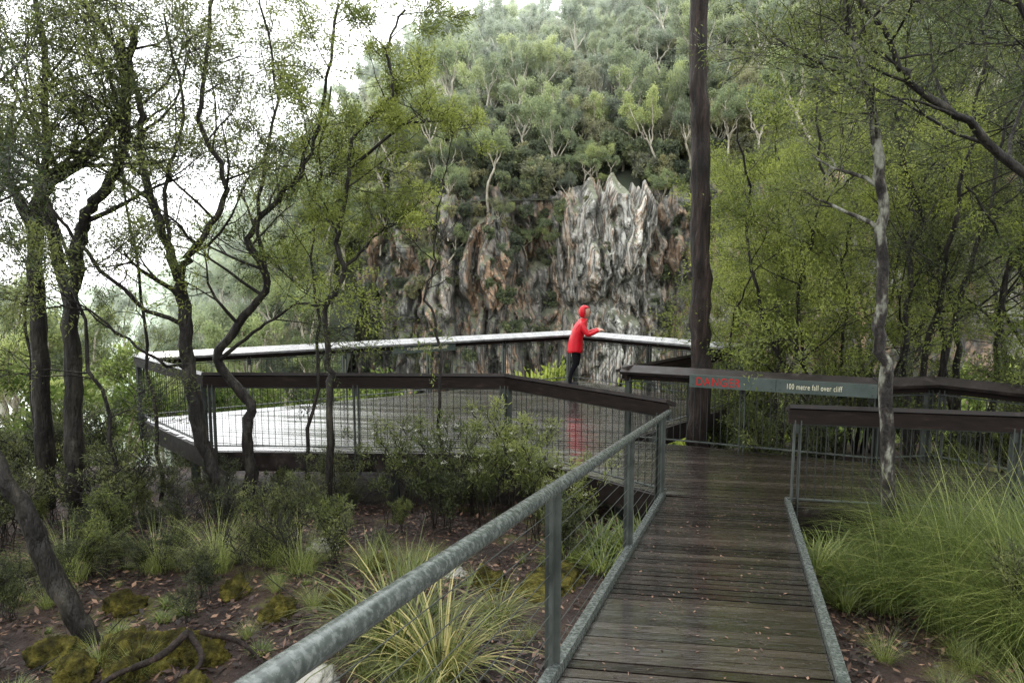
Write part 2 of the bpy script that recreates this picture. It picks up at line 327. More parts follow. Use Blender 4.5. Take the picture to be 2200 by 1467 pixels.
# ---------------------------------------------------------------- deck
P0=(1.62,6.95);P1=(-.06,8.62);P2=(-3.94,8.73);P3=(-5.81,10.57);P4=(1.27,14.3);P5=(3.97,11.8);P6=(1.53,9.26)
P7=(4.43,8.13);P8=(5.2,8.25);P9=(6.1,7.3);P9b=(10,6.4);P10=(10,5.2);P11=(4.8,6.31);P12=(2.78,6.69)
poly=[P0,P1,P2,P3,P4,P5,P6,P7,P8,P9,P9b,P10,P11,P12]
def clipstrip(ang,pitch,gap,z0,z1,mb,mat):
    c,s=math.cos(ang),math.sin(ang)
    Q=[(x*c+y*s,-x*s+y*c) for x,y in poly]
    def cuts(v):
        o=[]
        for i in range(len(Q)):
            (x1,y1),(x2,y2)=Q[i],Q[(i+1)%len(Q)]
            if (y1<=v)!=(y2<=v): o.append(x1+(v-y1)/(y2-y1)*(x2-x1))
        return sorted(o)
    lo=min(q[1] for q in Q);hi=max(q[1] for q in Q); y=lo+.004
    while y<hi-.02:
        ya,yb=y,min(y+pitch-gap,hi-.001); A,B=cuts(ya),cuts(yb)
        if len(A)!=len(B): A=B=cuts((ya+yb)/2)
        for k in range(0,len(A)-1,2):
            L0,L1,R0,R1=A[k],B[k],A[k+1],B[k+1]
            nseg=max(1,int((R0-L0)/3.3))
            brk=[0]+[min(.95,max(.05,(j+R.uniform(-.25,.25))/nseg)) for j in range(1,nseg)]+[1]
            for j in range(len(brk)-1):
                f0,f1=brk[j],brk[j+1]; e=.002 if j else 0
                co=[(L0+(R0-L0)*f0+e,ya),(L0+(R0-L0)*f1,ya),(L1+(R1-L1)*f1,yb),(L1+(R1-L1)*f0+e,yb)]
                W=[(a*c-b*s,a*s+b*c) for a,b in co]; dz=R.uniform(-.0015,.0015); t1=R.uniform(-.0014,.0014)
                mb.hexa([(a,b,z0+dz) for a,b in W],[(a,b,z1+dz+(t1 if q>1 else -t1)) for q,(a,b) in enumerate(W)],mat,R.random())
        y+=pitch
mb=MB(); clipstrip(math.radians(-9),.12,.012,-.035,0,mb,0)
def seg(a,b): 
    a=Vector((a[0],a[1],0));b=Vector((b[0],b[1],0)); d=b-a; return a,b,d.normalized(),d.length
for i in range(len(poly)):
    a,b,d,L=seg(poly[i],poly[(i+1)%len(poly)]); out=Vector((-d.y,d.x,0))
    mb.box((a+b)/2+out*.03+Vector((0,0,-.13)),(d,out,(0,0,1)),(L/2+.02,.022,.125),2)
for (x,y) in [(-3.2,9.2),(-.3,9.1),(1.3,8),(-4.9,10.3),(-2,11.6),(.9,13.6),(3.3,11.8),(2.6,8.6),(4.4,7.0),(1.7,7.2),(2.9,6.95),(-1.6,9.1),(6,6.6)]:
    g=gz(x,y)-.3; mb.box((x,y,(g-.04)/2-.1),((1,0,0),(0,1,0),(0,0,1)),(.05,.05,(-g)/2-.05),1)
for y in (9.4,10.6,11.8): mb.box((-.9+(y-9.4)*.4,y,-.15),((1,.1,0),(-.1,1,0),(0,0,1)),(3.0-(y-9.4)*.5,.04,.1),1)
obj('viewing_deck',mkmesh('viewing_deck',[mb.arrays()],[M['wood'],M['steel'],M['capd']]))

def railing(name,pts,H=1.0,rodsp=.085,postsp=1.75,cap='capd',capset=None):
    mb=MB()
    for i in range(len(pts)-1):
        a,b,d,L=seg(pts[i],pts[i+1]); out=Vector((-d.y,d.x,0)); Z=Vector((0,0,1))
        inn=-out; t=math.radians(20)
        wv=(inn*math.cos(t)-Z*math.sin(t)); nv=(inn*math.sin(t)+Z*math.cos(t))
        mid=(a+b)/2
        k=max(1,round(L/2.6)); cm=1 if (capset is None or i in capset) else 4
        for j in range(k):
            s0,s1=L*j/k,L*(j+1)/k
            c=a+d*((s0+s1)/2)+Z*(H-.005)+inn*.01
            mb.box(c,(d,wv,nv),((s1-s0)/2-.003+(.03 if k==1 else .015),.105,.02),cm)
        mb.box(mid+Z*(H-.075)+out*.055,(d,out,Z),(L/2+.03,.022,.07),0)
        mb.box(mid+Z*.07+out*.01,(d,out,Z),(L/2,.02,.006),2)
        mb.box(mid+Z*(H-.16)+out*.01,(d,out,Z),(L/2,.02,.006),2)
        n=int(L/rodsp)
        for j in range(1,n):
            p=a+d*(L*j/n)+out*.01; mb.tube([p+Z*.06,p+Z*(H-.155)],[.0048,.0048],4,3)
        m=max(1,round(L/postsp))
        for j in range(m+1):
            s=L*j/m; s=min(max(s,.06),L-.06)
            for e in (-.028,.028):
                p=a+d*(s+e)+out*.045
                mb.box(p+Z*(H/2-.2),(d,out,Z),(.007,.035,H/2+.09),2)
            mb.box(a+d*s+out*.045+Z*(H-.2),(d,out,Z),(.021,.012,.05),2)
    return obj(name,mkmesh(name,[mb.arrays()],[M['rail'],M[cap],M['steel'],M['rod'],M['capd']]))
railing('deck_railing',[P0,P1,P2]); railing('deck_railing',[P2,P3,P4,P5,P6],cap='cap',capset=(0,1,2)); 
rl=railing('deck_railing',[P6,P7,P8,P9,P9b]); railing('deck_railing',[P10,P11,P12])

# signs
def text(s,size,mat,parent,loc,d,nrm,width=None,bold=0,sp=1):
    cu=bpy.data.curves.new('lettering','FONT'); cu.body=s; cu.size=size; cu.extrude=.002; cu.offset=bold; cu.space_character=sp
    cu.materials.append(mat); o=bpy.data.objects.new('lettering',cu); COL.objects.link(o)
    X=Vector(d).normalized(); Z=Vector(nrm).normalized(); Y=Z.cross(X)
    bpy.context.view_layer.update(); sx=width/max(o.dimensions.x,.01) if width else 1
    m=Matrix((X,Y,Z)).transposed().to_4x4()@Matrix.Diagonal((sx,1,1,1)); m.translation=Vector(loc); o.matrix_world=m
    o.parent=parent; return o
a,b,d,L=seg(P6,P7); inn=Vector((d.y,-d.x,0)); Z=Vector((0,0,1))
sg=MB()
for s0,s1 in ((.90,1.95),(1.955,3.08)):
    sg.box(a+d*((s0+s1)/2)+inn*.135+Z*.915,(d,inn,Z),((s1-s0)/2,.012,.082),0)
    for e in (s0+.05,s1-.05):
        for h in (.87,.96): sg.box(a+d*e+inn*.15+Z*h,(d,inn,Z),(.008,.004,.008),1)
so=obj('danger_sign',mkmesh('danger_sign',[sg.arrays()],[M['sign'],M['steel']]))
text('DANGER',.155,M['tred'],so,a+d*.98+inn*.149+Z*.862,d,inn,.54,0,1.2)
text('100 metre fall over cliff',.095,M['tcream'],so,a+d*2.07+inn*.149+Z*.885,d,inn,.62,0,1.12)
a,b,d,L=seg(P3,P4); inn=Vector((d.y,-d.x,0))
sg=MB(); sg.box(a+d*4.7+inn*.03+Z*.865,(d,inn,Z),(.62,.012,.07),0)
so=obj('warning_sign',mkmesh('warning_sign',[sg.arrays()],[M['sign']]))
text('throw objects over cliff',.09,M['tcream'],so,a+d*4.35+inn*.045+Z*.845,d,inn,.8,.001)

# ---------------------------------------------------------------- ramp
rd=Vector((-.322,-.936,.131)).normalized()
rl0=Vector((1.62,6.95,0)); rr0=Vector((2.79,6.78,0))
side=Vector((.985,-.15,0)).normalized(); nrm=rd.cross(side); nrm=nrm if nrm.z>0 else -nrm
mb=MB(); Lr=9.5; s=.03; w=rr0-rl0
while s<Lr:
    c=rl0+rd*s; dz=R.uniform(-.0015,.0015); tl=Vector((0,0,R.uniform(-.002,.002)))
    t0=c+Vector((0,0,dz-.001)); vv=R.random(); dn=Vector((0,0,-.035)); u=rd*.088
    top=[t0+tl,t0+w+tl,t0+w+u-tl,t0+u-tl]; bot=[p+dn for p in top]; mb.hexa(bot[::-1],top[::-1],0,vv)
    s+=.098
for base,sg_ in ((rl0,-1),(rr0,1)):
    o=side*sg_*.03
    mb.box(base+rd*Lr/2+o+nrm*.0,(rd,side,nrm),(Lr/2,.026,.05),1)
    mb.box(base+rd*Lr/2+o-nrm*.13,(rd,side,nrm),(Lr/2,.02,.07),2)
for k in range(6):
    for base,sg_ in ((rl0,-1),(rr0,1)):
        p=base+rd*(.5+k*1.8)+side*sg_*.02; g=gz(p.x,p.y)-.2
        mb.box((p.x,p.y,(p.z+g)/2-.08),((1,0,0),(0,1,0),(0,0,1)),(.04,.04,max(.05,(p.z-g)/2)),2)
obj('boardwalk_ramp',mkmesh('boardwalk_ramp',[mb.arrays()],[M['wood'],M['galv'],M['steel']]))
mb=MB(); hp=Vector((1.63,6.95,.90)); off=-side*.05
end=hp+rd*9
mb.tube([hp+Vector((.02,.1,-.10)),hp+Vector((.015,.075,-.03)),hp+Vector((0,.02,0)),hp+rd*.1,end],[.027,.028,.028,.028,.028],24,0)
for k in range(5):
    q=rl0+rd*(.06+2.12*k)+off
    mb.box(q+Vector((0,0,.33)),(side,(rd.x,rd.y,0),(0,0,1)),(.034,.008,.545),1)
    mb.box(q+rd*.02+Vector((0,0,.33)),(side,(rd.x,rd.y,0),(0,0,1)),(.008,.022,.53),1)
    mb.box(q+Vector((0,0,.84)),(side,(rd.x,rd.y,0),(0,0,1)),(.012,.03,.03),1)
for h in np.linspace(.1,.76,8):
    mb.tube([rl0+off+rd*.06+Vector((0,0,h)),rl0+off+rd*9+Vector((0,0,h))],[.0019]*2,5,2)
obj('handrail',mkmesh('handrail',[mb.arrays()],[M['galv'],M['steel'],M['steel']]))

# ---------------------------------------------------------------- person
def person():
    root=empty('person_in_red_raincoat')
    pts={'pel':((0,0,.83),.115),'waist':((.03,0,.96),.11),'chest':((.09,0,1.12),.12),'nb':((.13,0,1.24),.07),'nk':((.16,0,1.31),.05)}
    E=[('pel','waist'),('waist','chest'),('chest','nb'),('nb','nk')]
    for s,t in ((1,'L'),(-1,'R')):
        ks=.05 if s>0 else 0
        pts.update({'h'+t:((-.01,s*.085,.76),.088),'t'+t:((.0+ks,s*.09,.6),.072),'k'+t:((.0+ks,s*.09,.44),.054),'c'+t:((-.07+ks*.4,s*.09,.3),.05),'a'+t:((-.10+ks*.3,s*.095,.09),.034),'b'+t:((-.09+ks*.3,s*.095,.045),.038),'f'+t:((.06+ks*.3,s*.11,.03),.03),
          's'+t:((.10,s*.155,1.18),.062),'e'+t:((.22,s*.2,.99),.052),'w'+t:((.41,s*.11,1.07),.036),'p'+t:((.46,s*.095,1.078),.026)})
        E+=[('pel','h'+t),('h'+t,'t'+t),('t'+t,'k'+t),('k'+t,'c'+t),('c'+t,'a'+t),('a'+t,'b'+t),('b'+t,'f'+t),('chest','s'+t),('s'+t,'e'+t),('e'+t,'w'+t),('w'+t,'p'+t)]
        for i,(dy,l) in enumerate(((-.03,.06),(-.01,.075),(.01,.07),(.03,.055))):
            n1,n2='q%d%s'%(i,t),'r%d%s'%(i,t)
            pts[n1]=((.46+l*.6,s*.095+dy,1.082),.009); pts[n2]=((.46+l,s*.095+dy*1.1,1.06),.008); E+=[('p'+t,n1),(n1,n2)]
        pts['m'+t]=((.47,s*.05,1.075),.01); pts['n'+t]=((.50,s*.035,1.065),.008); E+=[('p'+t,'m'+t),('m'+t,'n'+t)]
    ks=list(pts); idx={k:i for i,k in enumerate(ks)}
    me=bpy.data.meshes.new('b'); me.from_pydata([pts[k][0] for k in ks],[(idx[a],idx[b]) for a,b in E],[])
    o=bpy.data.objects.new('tmp',me); COL.objects.link(o); o.modifiers.new('Skin','SKIN')
    for i,k in enumerate(ks):
        sv=me.skin_vertices[0].data[i]; r=pts[k][1]; sv.radius=(r,r); sv.use_root=(k=='pel')
    ss=o.modifiers.new('S','SUBSURF'); ss.levels=2; ss.render_levels=2
    bpy.context.view_layer.update(); dg=bpy.context.evaluated_depsgraph_get()
    bm_=bpy.data.meshes.new_from_object(o.evaluated_get(dg)); bpy.data.objects.remove(o)
    bm_.materials.clear()
    for k in ('black','red','skin','shoe'): bm_.materials.append(M[k])
    for p in bm_.polygons:
        c=p.center; p.use_smooth=True
        p.material_index= 3 if c.z<.085 else (0 if c.z<.78 else (2 if c.x>.425 or (c.z>1.27) else 1))
    obj('body',bm_,root)
    rings=[(-.01,.66,.15,.185),(-.005,.70,.148,.182),(.0,.80,.14,.175),(.02,.92,.128,.165),(.055,1.03,.13,.175),(.085,1.12,.128,.188),(.105,1.19,.11,.175),(.13,1.245,.085,.12),(.15,1.29,.07,.08)]
    n=28; Vv=[];F=[]
    for j,(x,z,rx,ry) in enumerate(rings):
        for i in range(n):
            t=2*math.pi*i/n; w=1+.035*math.sin(5*t+z*20)*(1 if j<6 else .3)
            Vv.append((x+rx*math.cos(t)*w,ry*math.sin(t)*w,z+.012*math.sin(3*t)*(j==0)))
    for j in range(len(rings)-1):
        for i in range(n): F.append([j*n+i,j*n+(i+1)%n,(j+1)*n+(i+1)%n,(j+1)*n+i])
    V=np.array(Vv);F=np.array(F)
    jm=mkmesh('jacket',[(V,F,np.zeros(len(F),int),np.ones(len(F),bool),np.full(len(V),.5))],[M['red']])
    jo=obj('jacket',jm,root); q=jo.modifiers.new('s','SOLIDIFY'); q.thickness=.006
    import bmesh
    def sph(name,c,sc,mats,fn=None,dele=None,seg_=28):
        bm=bmesh.new(); bmesh.ops.create_uvsphere(bm,u_segments=seg_,v_segments=seg_//2+4,radius=1)
        if dele:
            bmesh.ops.delete(bm,geom=[v for v in bm.verts if dele(v.co)],context='VERTS')
        for v in bm.verts:
            if fn: v.co=fn(v.co.copy())
            v.co=Vector((v.co.x*sc[0]+c[0],v.co.y*sc[1]+c[1],v.co.z*sc[2]+c[2]))
        m=bpy.data.meshes.new(name); bm.to_mesh(m); bm.free()
        for q in mats: m.materials.append(q)
        for p in m.polygons: p.use_smooth=True
        return obj(name,m,root)
    hc=(.19,0,1.41)
    def face(v):
        if v.x>0:
            v.x*=1-.12*abs(v.y)
            ns=math.exp(-(v.y/.16)**2)*math.exp(-((v.z+.08)/.2)**2); v.x+=.28*ns
            v.x-=.07*math.exp(-((v.z-.12)/.12)**2)*(1-math.exp(-(v.y/.12)**2))
            v.x+=.10*math.exp(-(v.y/.35)**2)*math.exp(-((v.z+.75)/.2)**2)
        if v.z<0: v.y*=1+.25*v.z
        return v
    sph('head',hc,(.088,.068,.1),[M['skin']],face)
    for s in (-1,1):
        sph('eye',(hc[0]+.075,s*.027,hc[2]+.01),(.009,.011,.008),[M['dark']],seg_=12)
        sph('glasses_lens',(hc[0]+.085,s*.03,hc[2]+.01),(.006,.023,.017),[M['dark']],seg_=14)
        sph('ear',(hc[0]-.005,s*.068,hc[2]),(.014,.006,.024),[M['skin']],seg_=12)
    sph('mouth',(hc[0]+.084,0,hc[2]-.05),(.008,.022,.006),[M['lip']],seg_=12)
    sph('hair',(hc[0]-.006,0,hc[2]+.012),(.086,.074,.1),[M['hair']],None,lambda v:v.x>.2 and v.z<.55 or v.z<-.5)
    ho=sph('hood',(hc[0]-.026,0,hc[2]+.0),(.108,.095,.128),[M['red']],lambda v:Vector((v.x*(1.12 if v.z>.5 and v.x>0 else 1),v.y,v.z)),lambda v:(v.x>.12 and v.z<.62 and v.z>-.9))
    q=ho.modifiers.new('s','SOLIDIFY'); q.thickness=.008
    root.location=(1.26,13.52,0); root.rotation_euler=(0,0,math.radians(-2)); root.scale=(1.06,1.06,1.06)
person()

# ---------------------------------------------------------------- hero trees
PT=dict(maxl=3,nch={1:5,2:5},wig=.17,up=.03,spread=.65,lr=.58,L1=1.7,n1=10,nl=9,ls=.055,ll=.05,lw=.014,dens=.8,droop=-.1)
def T(**k): q=dict(PT); q.update(k); return q
A1=[(-3.42,8.0,-.9),(-3.5,8,-.33),(-3.73,8,.47),(-3.83,8,1.15),(-3.83,8,1.7),(-3.88,8,2.24)]
obj('tea_tree',tree_mesh('tea_tree_a',[
 dict(p=A1,r=(.095,.07),n=1,f0=.9,flare=True),
 dict(p=[A1[-1],(-4.09,8,2.9),(-4.26,8,3.68),(-4.22,8,4.2),(-4.45,8,4.85),(-4.78,7.9,5.35),(-5.0,7.8,6.3)],r=(.058,.018),n=12,f0=.2),
 dict(p=[A1[-1],(-3.8,8,2.46),(-3.56,8,2.78),(-3.32,8.1,3.3),(-3.6,8.1,4.1),(-3.46,8.1,4.85),(-3.4,8.2,6)],r=(.05,.016),n=12,f0=.2),
 dict(p=[(-4.0,8,2.6),(-3.95,8,3.4),(-3.75,8,4.1),(-3.9,8,5.2)],r=(.028,.012),n=7,f0=.3),
 dict(p=[A1[-2],(-4.3,7.8,2.0),(-4.8,7.6,2.7),(-5.2,7.5,3.3),(-5.7,7.4,3.7)],r=(.03,.01),n=7,f0=.3),
 dict(p=[A1[3],(-4.2,7.6,1.5),(-4.6,7.4,1.9),(-5.2,7.2,2.0)],r=(.022,.008),n=5,f0=.3),
],T(dens=.85,nl=10),'bark','leafm'))
obj('tea_tree',tree_mesh('tea_tree_b',[
 dict(p=[(-3.3,8.35,-.9),(-3.3,8.3,.2),(-3.25,8.3,.7),(-3.6,8.3,1.25),(-3.35,8.3,1.7),(-2.95,8.3,2.2),(-3.17,8.3,2.7),(-2.9,8.3,3.1),(-2.45,8.3,3.6),(-2.2,8.3,4.4),(-2.0,8.2,5.4)],r=(.08,.015),n=14,f0=.4,flare=True),
 dict(p=[(-2.95,8.3,2.2),(-3.0,8.2,3.2),(-2.75,8.2,4.3),(-2.9,8.2,5.6)],r=(.03,.01),n=9,f0=.3),
 dict(p=[(-3.6,8.3,1.25),(-3.1,8.1,1.6),(-2.6,8,1.9),(-2.1,7.9,2.0)],r=(.03,.008),n=5,f0=.4)],T(dens=.8,nl=10),'bark','leafy'))
obj('tea_tree',tree_mesh('tea_tree_c',[
 dict(p=[(-2.2,7.9,-.9),(-2.19,7.9,-.5),(-2.13,7.9,.88),(-2.15,7.9,1.4),(-2.16,7.9,1.92),(-1.94,7.9,2.3),(-2.0,7.9,2.78),(-1.85,7.9,3.3),(-1.79,7.9,3.8),(-1.35,7.9,4.3),(-1.4,7.9,4.75),(-1.2,7.9,5.2)],r=(.05,.012),n=12,f0=.5,flare=True),
 dict(p=[(-1.94,7.9,2.3),(-1.6,7.8,2.7),(-1.3,7.7,2.9)],r=(.025,.006),n=4,f0=.4),
 dict(p=[(-1.85,7.9,3.5),(-1.2,7.8,3.95),(-.8,7.8,4.0),(-.5,7.7,3.9)],r=(.022,.006),n=6,f0=.3),
 dict(p=[(-2.0,7.9,2.78),(-2.4,8.2,3.3),(-2.5,8.3,3.9)],r=(.02,.006),n=5,f0=.3)],T(L1=.85,nl=12,ls=.05,dens=.75),'bark','leafy'))
obj('dead_sapling',tree_mesh('dead_sapling',[
 dict(p=[(-.87,8.1,-.9),(-.87,8.1,.2),(-.885,8.1,1.58),(-1.02,8.1,2.07),(-.93,8.1,2.46),(-.85,8.1,3.05),(-.76,8.1,3.6)],r=(.025,.006),n=9,f0=.45)],T(maxl=2,nl=0,L1=.8,up=.06),'bark','leafd'))
obj('eucalyptus_tree',tree_mesh('euc_l1',[
 dict(p=[(-6.0,8.5,-1.2),(-6.0,8.5,-.6),(-5.96,8.5,.47),(-5.9,8.5,1.65),(-5.87,8.5,2.8),(-5.75,8.5,3.3),(-5.45,8.5,3.55),(-5.1,8.5,3.8),(-4.6,8.4,4.3),(-4.4,8.3,5.2)],r=(.13,.04),n=11,f0=.5,flare=True),
 dict(p=[(-5.87,8.5,2.8),(-6.1,8.4,3.6),(-6.2,8.4,4.6),(-6.0,8.4,6)],r=(.07,.02),n=9,f0=.2)],T(dens=.85,L1=1.8,nl=10),'bark','leafd'))
obj('eucalyptus_tree',tree_mesh('euc_l2',[
 dict(p=[(-5.4,8.2,-1.2),(-5.4,8.2,-.6),(-5.35,8.2,.65),(-5.3,8.2,1.68),(-5.2,8.2,2.5),(-5.05,8.2,3.0),(-4.72,8.2,3.4),(-4.5,8.2,4.0),(-4.5,8.2,5)],r=(.13,.04),n=8,f0=.55,flare=True),
 dict(p=[(-5.3,8.2,1.9),(-5.45,8.1,3.2),(-5.35,8.1,4.3),(-5.4,8.1,6)],r=(.08,.02),n=9,f0=.35)],T(dens=.85,L1=1.6,nl=10),'bark','leafm'))
obj('tea_tree',tree_mesh('tea_tree_d',[
 dict(p=[(-2.95,4.6,-.5),(-3.03,4.6,-.25),(-3.24,4.6,.25),(-3.4,4.6,.69),(-3.54,4.6,1.03),(-3.8,4.6,1.7),(-4.1,4.6,3),(-4.0,4.6,4.4)],r=(.09,.03),n=9,f0=.65,flare=True)],T(),'bark','leafd'))
for k,(x,y,h,lx) in enumerate([(-4.7,8.9,6,-.5),(-6.6,9.2,6.5,.3),(-6.9,8.0,6,.6),(-4.4,7.6,5.5,-.9),(-2.7,8.5,5.5,.5)]):
    z=gz(x,y)-.3
    obj('sapling',tree_mesh('sapling%d'%k,[dict(p=[(x,y,z),(x+lx*.15,y,z+h*.2),(x+lx*.4+R.gauss(0,.12),y,z+h*.45),(x+lx*.7+R.gauss(0,.12),y,z+h*.7),(x+lx,y,z+h)],r=(.032,.01),n=10,f0=.3,wig=.025)],T(dens=.5,L1=1.1),'bark','leafm'))
obj('ironbark_tree',tree_mesh('ironbark',[
 dict(p=[(2.75,9.85,-2.2),(2.77,9.85,-.9),(2.74,9.85,0),(2.75,9.85,1),(2.71,9.85,2),(2.7,9.85,3),(2.66,9.85,4),(2.6,9.85,5),(2.57,9.85,6),(2.5,9.85,8),(2.5,9.9,11)],r=(.165,.11),n=5,f0=.86,flare=False)],T(L1=2.0,nl=8),'barkr','leafd'))
obj('tea_tree',tree_mesh('tea_tree_e',[
 dict(p=[(3.49,6.1,-.8),(3.49,6.1,-.45),(3.4,6.1,1.23),(3.31,6.1,1.87),(3.27,6.1,2.69),(3.18,6.1,3.49),(2.96,6.1,4.27),(2.85,6.1,4.65),(2.8,6.2,6.4)],r=(.068,.03),n=9,f0=.5,flare=True)],T(L1=1.3,nl=9,dens=.8),'barkl','leafm'))
obj('tea_tree',tree_mesh('tea_tree_f',[
 dict(p=[(5.6,5.6,-.6),(5.3,5.8,1.5),(4.9,6,2.7),(4.41,6,3.16),(3.89,6,3.6),(3.37,6,3.94),(3.19,6,4.28),(2.7,6,4.9)],r=(.06,.018),n=12,f0=.4),
 dict(p=[(4.9,6,2.7),(4.7,6,3.9),(4.2,6,4.6),(3.9,6,5.4)],r=(.04,.015),n=8,f0=.3)],T(dens=.8,nl=8),'bark','leafm'))
def proto(name,h,lean,leaf,bark,**k):
    st=[]; base=Vector((0,0,-.6))
    for i in range(k.pop('stems',3)):
        az=R.uniform(0,6.28); l=lean*R.uniform(.4,1.2); p=[base]; q=Vector((0,0,0))
        for j in range(1,6):
            p.append(Vector((math.cos(az)*l*(j/5)**1.3+R.gauss(0,.1),math.sin(az)*l*(j/5)**1.3+R.gauss(0,.1),h*j/5)))
        st.append(dict(p=p,r=(.06*h/7,.014),f0=.3,wig=.03))
    return tree_mesh(name,st,T(**k),bark,leaf)
TP=[proto('tp_y1',5.8,2.0,'leafy','bark',n1=9,nl=12,L1=1.7,ls=.078,ll=.06,lw=.019,dens=.8),
    proto('tp_y2',4.6,1.6,'leafy','bark',n1=9,nl=12,L1=1.5,ls=.078,ll=.06,lw=.019,dens=.8),
    proto('tp_m1',7.5,2.0,'leafm','bark',n1=9,nl=10,L1=2.0,ls=.075,ll=.056,lw=.018,dens=.75),
    proto('tp_d1',8.0,1.8,'leafd','bark',n1=9,nl=8,L1=2.1,ls=.075,ll=.056,lw=.018,dens=.7)]
for (x,y,k,sc) in [(4.3,10.6,0,.95),(3.5,12.2,1,.85),(5.9,9.9,2,.9),(7.3,10.6,2,1.0),(6.2,12.2,1,1.1),(8.6,9.2,2,1),(9.6,12.4,3,1.15),(5.0,13.2,0,.9),(7.6,13.6,2,1.1),(7.0,8.6,1,.9),
                 (11.5,15,2,1.2),(9.5,16.5,2,1.2),(5.2,11.3,1,.95),(7.0,4.6,2,.9),(-8.0,9.8,2,.75)]:
    obj('tea_tree',TP[k],None,(x,y,gz(x,y)),(0,0,R.uniform(0,6.28)),sc)

def gum(name,h,leaf,seed):
    st=[]; az0=R.uniform(0,6.28); fork=h*R.uniform(.38,.55)
    b=Vector((0,0,-1)); f=Vector((R.gauss(0,.8),R.gauss(0,.8),fork))
    st.append(dict(p=[b,Vector((0,0,fork*.5)),f],r=(.022*h,.016*h),n=0))
    for i in range(4):
        az=az0+i*1.57+R.uniform(-.4,.4); l=h*R.uniform(.14,.36)
        st.append(dict(p=[f,f+Vector((math.cos(az)*l*.5,math.sin(az)*l*.5,h*.2)),f+Vector((math.cos(az)*l,math.sin(az)*l,(h-fork)*R.uniform(.65,1)))],r=(.012*h,.005*h),f0=.6,n=4,wig=.08))
    return tree_mesh(name,st,dict(maxl=3,nch={1:4,2:3},wig=.2,up=.08,spread=.75,lr=.6,L1=h*.18,n1=5,nl=8,ls=.028*h,ll=.026*h,lw=.012*h,dens=.95,rmin=.012,big=6),'barkp',leaf)
GP=[gum('gum1',10,'leafg',1),gum('gum2',9,'leafg',2),gum('gum3',10,'leafby',3),gum('gum4',9,'leafdk',4),gum('gum5',8,'leafo',5),gum('gum6',11,'leafg',6),gum('gum7',8,'leafby',6)]
def shrub(name,h,leaf,n=8,**k):
    st=[]
    for i in range(n):
        az=R.uniform(0,6.28); l=h*R.uniform(.1,.5)
        st.append(dict(p=[(R.gauss(0,.06),R.gauss(0,.06),-.1),(math.cos(az)*l*.4,math.sin(az)*l*.4,h*.5),(math.cos(az)*l,math.sin(az)*l,h*R.uniform(.7,1))],r=(.006,.002),n=5,f0=.3,wig=.012))
    q=dict(PT); q.update(dict(maxl=2,nch={1:4},wig=.17,up=.1,spread=.6,lr=.55,L1=h*.3,nl=4,ls=.03*h,ll=.055,lw=.013,dens=.75)); q.update(k)
    return tree_mesh(name,st,q,'bark',leaf)
SP=[shrub('s1',1.0,'bushm'),shrub('s2',.9,'bushd'),shrub('s3',.8,'leafm'),shrub('s4',1.2,'bushm',n=10),shrub('s5',1.1,'bushd',nl=0,n=7),shrub('s6',.9,'bushm',nl=2)]
CB=[shrub('c1',1.0,'cbush',nl=8,dens=1,ll=.10,lw=.05),shrub('c2',.9,'cbush',nl=8,dens=1,ll=.10,lw=.05),shrub('c3',.8,'leafo',nl=8,ll=.10,lw=.04)]
fr=empty('distant_forest')
def addtree(x,y,z,sc,k=None):
    obj('gum',GP[R.randrange(7)] if k is None else GP[k],fr,(x,y,z-.5),(R.gauss(0,.12),R.gauss(0,.12),R.uniform(0,6.28)),(sc,sc,sc*R.uniform(.9,1.5)))
def rayhill(t0,t1,a0=-.62,a1=.68):
    a=R.uniform(a0,a1); t=t0+(t1-t0)*R.random()**.8; x=0
    for _ in range(12): x=.5*x+.5*(Yc(x)+75*t)*math.tan(a)
    return hillp(x,t)
for i in range(1100):
    p=rayhill(0,1.03); addtree(p[0],p[1],p[2],R.uniform(.36,.88)*(1.1 if p[1]>110 else .85))
for i in range(560):
    p=rayhill(0,.95,-.4,.6); obj('bush',CB[R.randrange(3)],fr,(p[0],p[1],p[2]-.3),(0,0,R.uniform(0,6)),R.uniform(1.8,4))
for i in range(380):
    x=R.uniform(-26,40); p=hillp(x,R.uniform(0,.16)); obj('bush',CB[R.randrange(3)],fr,(p[0],p[1],p[2]-.3),(0,0,R.uniform(0,6)),R.uniform(1.6,3.6))
for i in range(70):
    x=R.uniform(-24,38); p=hillp(x,R.uniform(.0,.12)); addtree(p[0],p[1],p[2],R.uniform(.3,.6))
for i in range(280):
    x=R.uniform(-130,-19); p=hillp(x,-R.random()**1.5*.4); addtree(p[0],p[1],p[2],R.uniform(.6,1.0))
for i in range(50):
    x=R.uniform(-30,-15); p=hillp(x,-R.uniform(.02,.25)); addtree(p[0],p[1],p[2],R.uniform(.5,.9))
for i in range(130):
    y=R.uniform(24,56); x=R.uniform(-.35,.9)*y
    if x<0 and y<34: continue
    addtree(x,y,-13-(y-22)*.28-R.uniform(0,4),R.uniform(.7,1.0))
for i in range(40):
    y=R.uniform(45,110); x=R.uniform(-.85,-.4)*y
    addtree(x,y,-9-y*.06-R.uniform(0,4),R.uniform(.8,1.1))
for (x,y,z,s) in [(-14,24,-9.5,.8),(-9.5,22,-8.5,.75),(-6,24,-9.5,.8),(-18,27,-11.5,.8)]: addtree(x,y,z,s,R.choice([0,1,5]))
